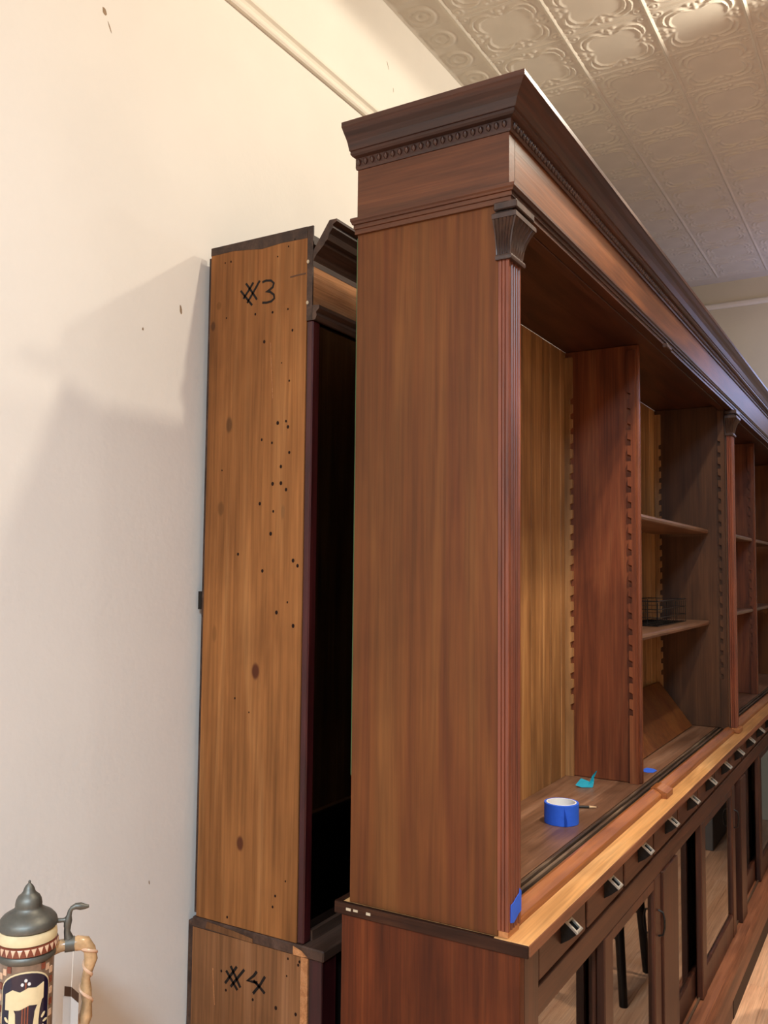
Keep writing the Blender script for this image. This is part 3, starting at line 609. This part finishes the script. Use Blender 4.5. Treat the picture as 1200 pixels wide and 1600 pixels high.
# pencil
pc = thing('pencil', (-0.82, 2.42, zf), 'black pencil lying behind the blue tape roll', 'pencil')
pa, pb = Vector((-0.885, 2.386, zf+0.0037)), Vector((-0.757, 2.452, zf+0.0037)); dv = (pb-pa).normalized(); Lp = (pb-pa).length
bm = bmesh.new(); tube(bm, [pa, pa+dv*(Lp-0.024)], 0.0036, 6); obj('shaft', bm, 'pencilblack', pc)
bm = bmesh.new(); tube(bm, [pa+dv*(Lp-0.0238), pa+dv*(Lp-0.004)], [0.0036, 0.0012], 10); obj('sharpened_tip', bm, 'pencilwood', pc, label='pale sharpened wood tip')
bm = bmesh.new(); tube(bm, [pa+dv*(Lp-0.0039), pa+dv*Lp], [0.0011, 0.0003], 8); obj('lead', bm, 'iron', pc)
# teal folded paper
og = thing('paper_scrap', (-0.865, 2.68, zf), 'crumpled teal scrap of tape or paper on the bottom shelf', 'paper')
bm = bmesh.new(); c = Vector((-0.862, 2.672, zf))
def V3(a, b, h): return bm.verts.new(c + Vector((math.cos(YAW), math.sin(YAW), 0))*a + Vector((-math.sin(YAW), math.cos(YAW), 0))*b + Vector((0, 0, h)))
v = [V3(-0.032, 0.0, 0.006), V3(-0.014, -0.008, 0.001), V3(0.020, -0.006, 0.001), V3(0.026, 0.004, 0.016), V3(0.014, 0.010, 0.014), V3(0.0, 0.012, 0.020), V3(-0.006, 0.004, 0.012), V3(-0.012, 0.012, 0.024), V3(0.006, -0.002, 0.008), V3(0.022, 0.010, 0.032), V3(0.034, 0.008, 0.048), V3(0.037, 0.012, 0.045), V3(0.028, 0.012, 0.026), V3(0.0, 0.016, 0.001)]
for f in ((0, 1, 6), (1, 8, 6), (1, 2, 8), (2, 3, 8), (3, 4, 8), (4, 5, 8), (5, 6, 8), (5, 7, 6), (7, 0, 6), (3, 9, 4), (9, 3, 12), (9, 12, 11), (9, 11, 10), (13, 5, 4), (13, 7, 5), (1, 13, 2), (0, 13, 1)):
    bm.faces.new([v[i] for i in f])
bmesh.ops.solidify(bm, geom=bm.faces[:], thickness=0.0006); obj('folds', bm, 'teal', og)
# blue tape scrap on the shelf beyond the partition
bm = bmesh.new(); prism(bm, [(-0.782, 2.99), (-0.772, 3.045), (-0.748, 3.04), (-0.733, 3.02), (-0.737, 2.985), (-0.755, 2.975)], 'z', zf+0.0002, zf+0.0012)
taper(obj('tape_strip', bm, 'bluetape'), 'flat scrap of blue tape on the shelf beyond the notched partition', 'tape')
# leaning loose board
bm = bmesh.new(); prism(bm, [(-0.829, zf), (-0.815, zf+0.004), (-0.9515, zf+0.180), (-0.9655, zf+0.176)], 'y', 3.0, 3.975)
taper(obj('loose_board', bm, 'side'), 'loose wide board leaning against the back inside the second bay', 'board')
# wire basket on the lower shelf of the second bay
wb = thing('wire_basket', (-0.86, 3.5, 1.4052), 'low black wire basket on the lower shelf of the second bay', 'basket')
xa, xb, ya, yb, z0, h = -0.955, -0.80, 3.33, 3.80, 1.4082, 0.085
def loop(z, e=0.0): return [(xa-e, ya-e, z), (xb+e, ya-e, z), (xb+e, yb+e, z), (xa-e, yb+e, z), (xa-e, ya-e, z)]
bm = bmesh.new()
for k in range(4): tube(bm, loop(z0+0.006*k/3+h*k/3, 0.0), 0.0026 if k == 3 else 0.0016, 6, False)
obj('rim', bm, 'wire', wb, kind='stuff')
bm = bmesh.new()
for i in range(14):
    t = ya+(yb-ya)*i/13; tube(bm, [(xa, t, z0+h), (xa, t, z0), (xb, t, z0), (xb, t, z0+h)], 0.0014, 5)
for i in range(5):
    t = xa+(xb-xa)*i/4; tube(bm, [(t, ya, z0+h), (t, ya, z0), (t, yb, z0), (t, yb, z0+h)], 0.0014, 5)
obj('wires', bm, 'wire', wb, kind='stuff')

# ------------------------------------------------------------------ beer stein on a small stand at the left
SX, SY, SZ = -1.302, 1.026, 0.735
ang = math.atan2(0.785, 0.619)
stn = thing('beer_stein', (SX, SY, SZ), 'ceramic beer stein with pewter lid and navy lyre panel beside the wall', 'stein')
def srot(bm):
    bmesh.ops.rotate(bm, verts=bm.verts, cent=(0, 0, 0), matrix=Matrix.Rotation(ang, 3, 'Z'))
    bmesh.ops.translate(bm, verts=bm.verts, vec=(SX, SY, 0.009)); return bm
def sobj(name, bm, mat, parent, **k): return obj(name, srot(bm), mat, parent, smooth=True, **k)
def LA(prof, seg=56, close=False):
    bm = bmesh.new(); lathe(bm, prof, (0, 0), seg, close); return bm
RB = 0.0440
body = sobj('body', LA([(0.047, SZ), (0.052, SZ+0.002), (0.053, SZ+0.012), (0.047, SZ+0.020), (RB, SZ+0.028), (RB, 0.938), (RB+0.001, 0.940), (0.040, 0.942)]), 'stoneware', stn, label='grey brown stoneware body')
sobj('ring_band', LA([(RB+0.0002, 0.936), (0.0465, 0.938), (0.0475, 0.942), (0.0465, 0.947), (0.0445, 0.949)]), 'pewter', stn)
sobj('collar_band', LA([(0.0445, 0.9492), (0.0485, 0.951), (0.0495, 0.958), (0.0480, 0.964), (0.0445, 0.966)]), 'brownred', stn, label='brown band with pale darts')
bm = bmesh.new()
for k in range(28):
    a = 2*math.pi*k/28; da = math.pi/28*0.8
    def cp(an, rr, z): return bm.verts.new((rr*math.cos(an), rr*math.sin(an), z))
    t = [cp(a-da, 0.0489, 0.9635), cp(a+da, 0.0489, 0.9635), cp(a, 0.0504, 0.952), cp(a-da*0.6, 0.0502, 0.9615), cp(a+da*0.6, 0.0502, 0.9615)]
    bm.faces.new((t[0], t[2], t[3])); bm.faces.new((t[3], t[2], t[4])); bm.faces.new((t[4], t[2], t[1])); bm.faces.new((t[0], t[3], t[4], t[1]))
sobj('darts', bm, 'pinkglaze', stn, kind='stuff')
sobj('cream_neck', LA([(0.0445, 0.9662), (0.0475, 0.967), (0.0480, 0.971), (0.0470, 0.979), (0.0450, 0.984), (0.042, 0.9845)]), 'cream', stn, label='cream glazed neck')
lid = sobj('lid', LA([(r_, 0.985+(z_-0.9848)*0.83) for r_, z_ in [(0.0440, 0.9848), (0.0476, 0.987), (0.0478, 0.992), (0.0462, 0.999), (0.0445, 1.002), (0.040, 1.008), (0.033, 1.013), (0.027, 1.017), (0.0225, 1.022), (0.0215, 1.025), (0.0218, 1.029), (0.0205, 1.038), (0.0175, 1.045), (0.0125, 1.050), (0.0100, 1.054), (0.0085, 1.060), (0.0062, 1.065), (0.003, 1.069), (0.0018, 1.0705), (0.0022, 1.073), (0.0012, 1.0755), (0.0003, 1.076)]]), 'pewter', stn, label='domed pewter lid with pointed finial')
bm = bmesh.new(); tube(bm, [(0.0455, 0, 0.9875), (0.056, 0, 0.987), (0.064, 0, 0.987)], [0.004, 0.0035, 0.006], 10); sobj('hinge_arm', bm, 'pewter', lid)
bm = bmesh.new(); tube(bm, [(0.063, 0, 0.975), (0.064, 0, 0.987), (0.0655, 0, 0.994), (0.067, 0, 1.001), (0.070, 0, 1.0055), (0.076, 0, 1.008), (0.084, 0, 1.007), (0.092, 0, 1.0055), (0.098, 0, 1.0055)], [0.006, 0.0072, 0.0045, 0.004, 0.004, 0.0052, 0.0062, 0.0042, 0.0024], 10); sobj('thumb_lift', bm, 'pewter', lid, label='curved pewter thumb lift')
bm = bmesh.new(); tube(bm, [(0.064, 0, 0.981), (0.063, 0, 0.967), (0.066, 0, 0.956)], [0.006, 0.0055, 0.008], 10)
tube(bm, [(0.060, 0, 0.9455), (0.076, 0, 0.9455)], [0.0125, 0.0125], 16); sobj('strap', bm, 'pewter', lid)
# branch-like handle
bm = bmesh.new(); hp = [(0.040, 0.955), (0.052, 0.957), (0.066, 0.9585), (0.080, 0.959), (0.093, 0.956), (0.101, 0.945), (0.1035, 0.930), (0.100, 0.913), (0.096, 0.897), (0.0965, 0.880), (0.099, 0.860), (0.098, 0.835), (0.092, 0.810), (0.080, 0.788), (0.062, 0.775), (0.040, 0.770)]
hr = [0.012, 0.0105, 0.0095, 0.0125, 0.0125, 0.0105, 0.0115, 0.0085, 0.0075, 0.0100, 0.0085, 0.0110, 0.0085, 0.0095, 0.009, 0.0105]
hp = [(a, b-0.013) for a, b in hp]; tube(bm, [(a, 0.0015*math.sin(i*1.7), b) for i, (a, b) in enumerate(hp)], hr, 14); hd = sobj('handle', bm, 'branch', stn, label='gnarled branch-shaped handle')
bm = bmesh.new()                                             # twisting vine around the handle
vp = []
for i in range(60):
    t = 3+i*(len(hp)-5)/59.0; k = int(t); q = t-k; k = min(k, len(hp)-2)
    a = hp[k][0]*(1-q)+hp[k+1][0]*q; b = hp[k][1]*(1-q)+hp[k+1][1]*q; rr = (hr[k]*(1-q)+hr[k+1]*q)
    vp.append((a+rr*math.cos(i*0.5), rr*math.sin(i*0.5), b))
tube(bm, vp, 0.0028, 7); sobj('vine', bm, 'pinkglaze', hd)
# relief panel: patches bent round the body. u = arc length to the right of the middle, z height; the panel faces -y
def patch(name, poly, lift, mat, parent=body, sub=3, **kw):
    bm = bmesh.new(); vs = [bm.verts.new((a, 0, b)) for a, b in poly]; bm.faces.new(vs)
    bmesh.ops.triangulate(bm, faces=bm.faces[:])
    for _ in range(sub): 
        es = [e for e in bm.edges if e.calc_length() > 0.006]
        if not es: break
        bmesh.ops.subdivide_edges(bm, edges=es, cuts=1); bmesh.ops.triangulate(bm, faces=bm.faces[:])
    ext = bmesh.ops.extrude_face_region(bm, geom=bm.faces[:])
    ev = [g for g in ext['geom'] if isinstance(g, bmesh.types.BMVert)]
    for q in bm.verts: q.co.y = 0.0
    for q in ev: q.co.y = 1.0
    for q in bm.verts:
        rr = RB-0.0006+(lift+0.0006)*q.co.y; a = q.co.x/RB-math.pi/2; q.co = (rr*math.cos(a), rr*math.sin(a), q.co.z)
    return sobj(name, bm, mat, parent, **kw)
ar = lambda w, zb, zt, n=14: [(-w, zb), (w, zb)]+[(w*math.cos(math.pi*k/n), zt+w*0.72*math.sin(math.pi*k/n)) for k in range(n+1)]
patch('panel_border', ar(0.0405, 0.77, 0.898), 0.0010, 'cream')
patch('navy_panel', ar(0.0385, 0.772, 0.897), 0.0017, 'navy', label='dark navy arched panel')
for sgn in (-1, 1):
    patch('lyre_arm', [(sgn*a, b) for a, b in ((0.0275, 0.886), (0.024, 0.884), (0.0145, 0.862), (0.0135, 0.835), (0.018, 0.812), (0.012, 0.795), (0.005, 0.790), (0.005, 0.782), (0.016, 0.787), (0.026, 0.808), (0.021, 0.835), (0.021, 0.858))][::sgn], 0.0026, 'cream')
    for (a, b, l, t) in ((0.029, 0.852, 0.010, 0.9), (0.033, 0.842, 0.009, 0.3), (0.028, 0.832, 0.010, 1.2), (0.033, 0.820, 0.009, 0.5), (0.029, 0.808, 0.009, 1.0)):
        q = []
        for k in range(10):
            an = 2*math.pi*k/10; p1, p2 = l*0.5*math.cos(an), l*0.22*math.sin(an); q.append((sgn*(a+p1*math.cos(t)-p2*math.sin(t)), b+p1*math.sin(t)+p2*math.cos(t)))
        patch('leaf', q if sgn > 0 else q[::-1], 0.0024, 'cream', sub=1)
for k in (-1, 0, 1): patch('string', [(k*0.004-0.0011, 0.790), (k*0.004+0.0011, 0.790), (k*0.004+0.0011, 0.884 if k else 0.912), (k*0.004-0.0011, 0.884 if k else 0.912)], 0.0024, 'brownred', sub=1)
patch('banner', [(-0.031, 0.868), (-0.020, 0.872), (-0.008, 0.868), (0.006, 0.874), (0.018, 0.872), (0.028, 0.880), (0.028, 0.905), (0.016, 0.900), (0.004, 0.902), (-0.008, 0.896), (-0.020, 0.900), (-0.031, 0.893)], 0.0030, 'cream', label='pale unrolled scroll banner')
for a, b in ((0, 0.914), (-0.005, 0.908), (0.005, 0.908)):
    patch('flower', [(a+0.0024*math.cos(2*math.pi*k/8), b+0.0026*math.sin(2*math.pi*k/8)) for k in range(8)], 0.0032, 'paper', sub=0)
for sgn in (-1, 1):                                          # small relief tiles beside the arch
    for k, (a, b) in enumerate(((0.036, 0.926), (0.0275, 0.9305), (0.045, 0.918), (0.045, 0.902), (0.046, 0.884), (0.046, 0.866), (0.046, 0.848))):
        patch('relief_tile', [(sgn*(a-0.0034), b-0.0050), (sgn*(a+0.0034), b-0.0050), (sgn*(a+0.0034), b+0.0050), (sgn*(a-0.0034), b+0.0050)][::sgn], 0.0016, 'brownred' if k % 2 else 'pinkglaze', sub=0)
# price tag on the handle
tg = thing('price_tag', (-1.26, 1.08, 0.83), 'white paper price tag hanging on a string from the stein handle', 'tag')
def tobj(name, bm, mat, **k):
    bmesh.ops.translate(bm, verts=bm.verts, vec=(0, 0, -0.014)); return obj(name, srot(bm), mat, tg, **k)
bm = bmesh.new(); tube(bm, [(0.0735, -0.0136, 0.952), (0.0735, -0.0138, 0.930), (0.0725, -0.0142, 0.893)], 0.0006, 6); tobj('string', bm, 'string')
def card(x0, x1, y0, y1, zt, zb, name, mat, skew=0.0):
    bm = bmesh.new(); A = [bm.verts.new(p) for p in ((x0, y0, zb), (x1, y1, zb+skew), (x1, y1, zt+skew), (x0, y0, zt))]; bm.faces.new(A)
    bmesh.ops.solidify(bm, geom=bm.faces[:], thickness=0.0005); tobj(name, bm, mat)
card(0.0595, 0.0722, -0.022, -0.0146, 0.885, 0.838, 'card', 'paper', -0.006); card(0.0725, 0.0845, -0.0146, -0.021, 0.879, 0.830, 'card', 'paper', -0.008)
card(0.0610, 0.0722, -0.0226, -0.0152, 0.900, 0.884, 'card_top', 'brownpaper', -0.006); card(0.0725, 0.0845, -0.0152, -0.0216, 0.894, 0.878, 'card_top', 'brownpaper', -0.010)
# stand under the stein (below the frame)
sd = thing('pedestal', (SX, SY, 0), 'small dark wooden pedestal carrying the beer stein', 'pedestal')
obj('top', BX(SX-0.07, SX+0.07, SY-0.07, SY+0.07, 0.721, 0.7435, bev=0.003), 'lower', sd)
obj('shaft', BX(SX-0.045, SX+0.045, SY-0.045, SY+0.045, 0.03, 0.7208, bev=0.003), 'lower', sd)
obj('foot', BX(SX-0.08, SX+0.08, SY-0.08, SY+0.08, 0.0, 0.0298, bev=0.003), 'lower', sd)

# ------------------------------------------------------------------ unseen grey counter added for its reflection in the door glass
gc = thing('reflection_counter', (1.2, 5.9, 0), 'unseen grey counter added to be mirrored in the door glass', 'counter')
obj('body', BX(-0.25, 2.8, 5.50, 6.2, 0.0, 0.96, bev=0.004), 'greypaint', gc)
obj('worktop', BX(-0.27, 2.82, 5.47, 6.23, 0.9605, 1.0, bev=0.004), 'drawer', gc)

# ------------------------------------------------------------------ unseen black stool added to give a dark reflection in the door glass
CX, CY = -0.15, 3.55
ch = thing('reflection_stool', (CX, CY, 0), 'unseen black stool added to darken the reflection in the glass doors', 'stool')
for dx in (-0.14, 0.14):
    for dy in (-0.14, 0.14):
        bm = bmesh.new(); tube(bm, [(CX+dx*1.2, CY+dy*1.2, 0.0), (CX+dx*0.9, CY+dy*0.9, 0.5995)], [0.016, 0.02], 10); obj('leg', bm, 'wire', ch, smooth=True)
bm = bmesh.new(); lathe(bm, [(0.15, 0.60), (0.175, 0.606), (0.18, 0.62), (0.172, 0.634), (0.14, 0.638)], (CX, CY), 40); obj('seat', bm, 'wire', ch, smooth=True)
for d in (-1, 1):
    bm = bmesh.new(); tube(bm, [(CX-0.14, CY+d*0.152, 0.24), (CX+0.14, CY+d*0.152, 0.24)], 0.010, 8); obj('stretcher', bm, 'wire', ch)
    bm = bmesh.new(); tube(bm, [(CX+d*0.149, CY-0.14, 0.30), (CX+d*0.149, CY+0.14, 0.30)], 0.010, 8); obj('stretcher', bm, 'wire', ch)
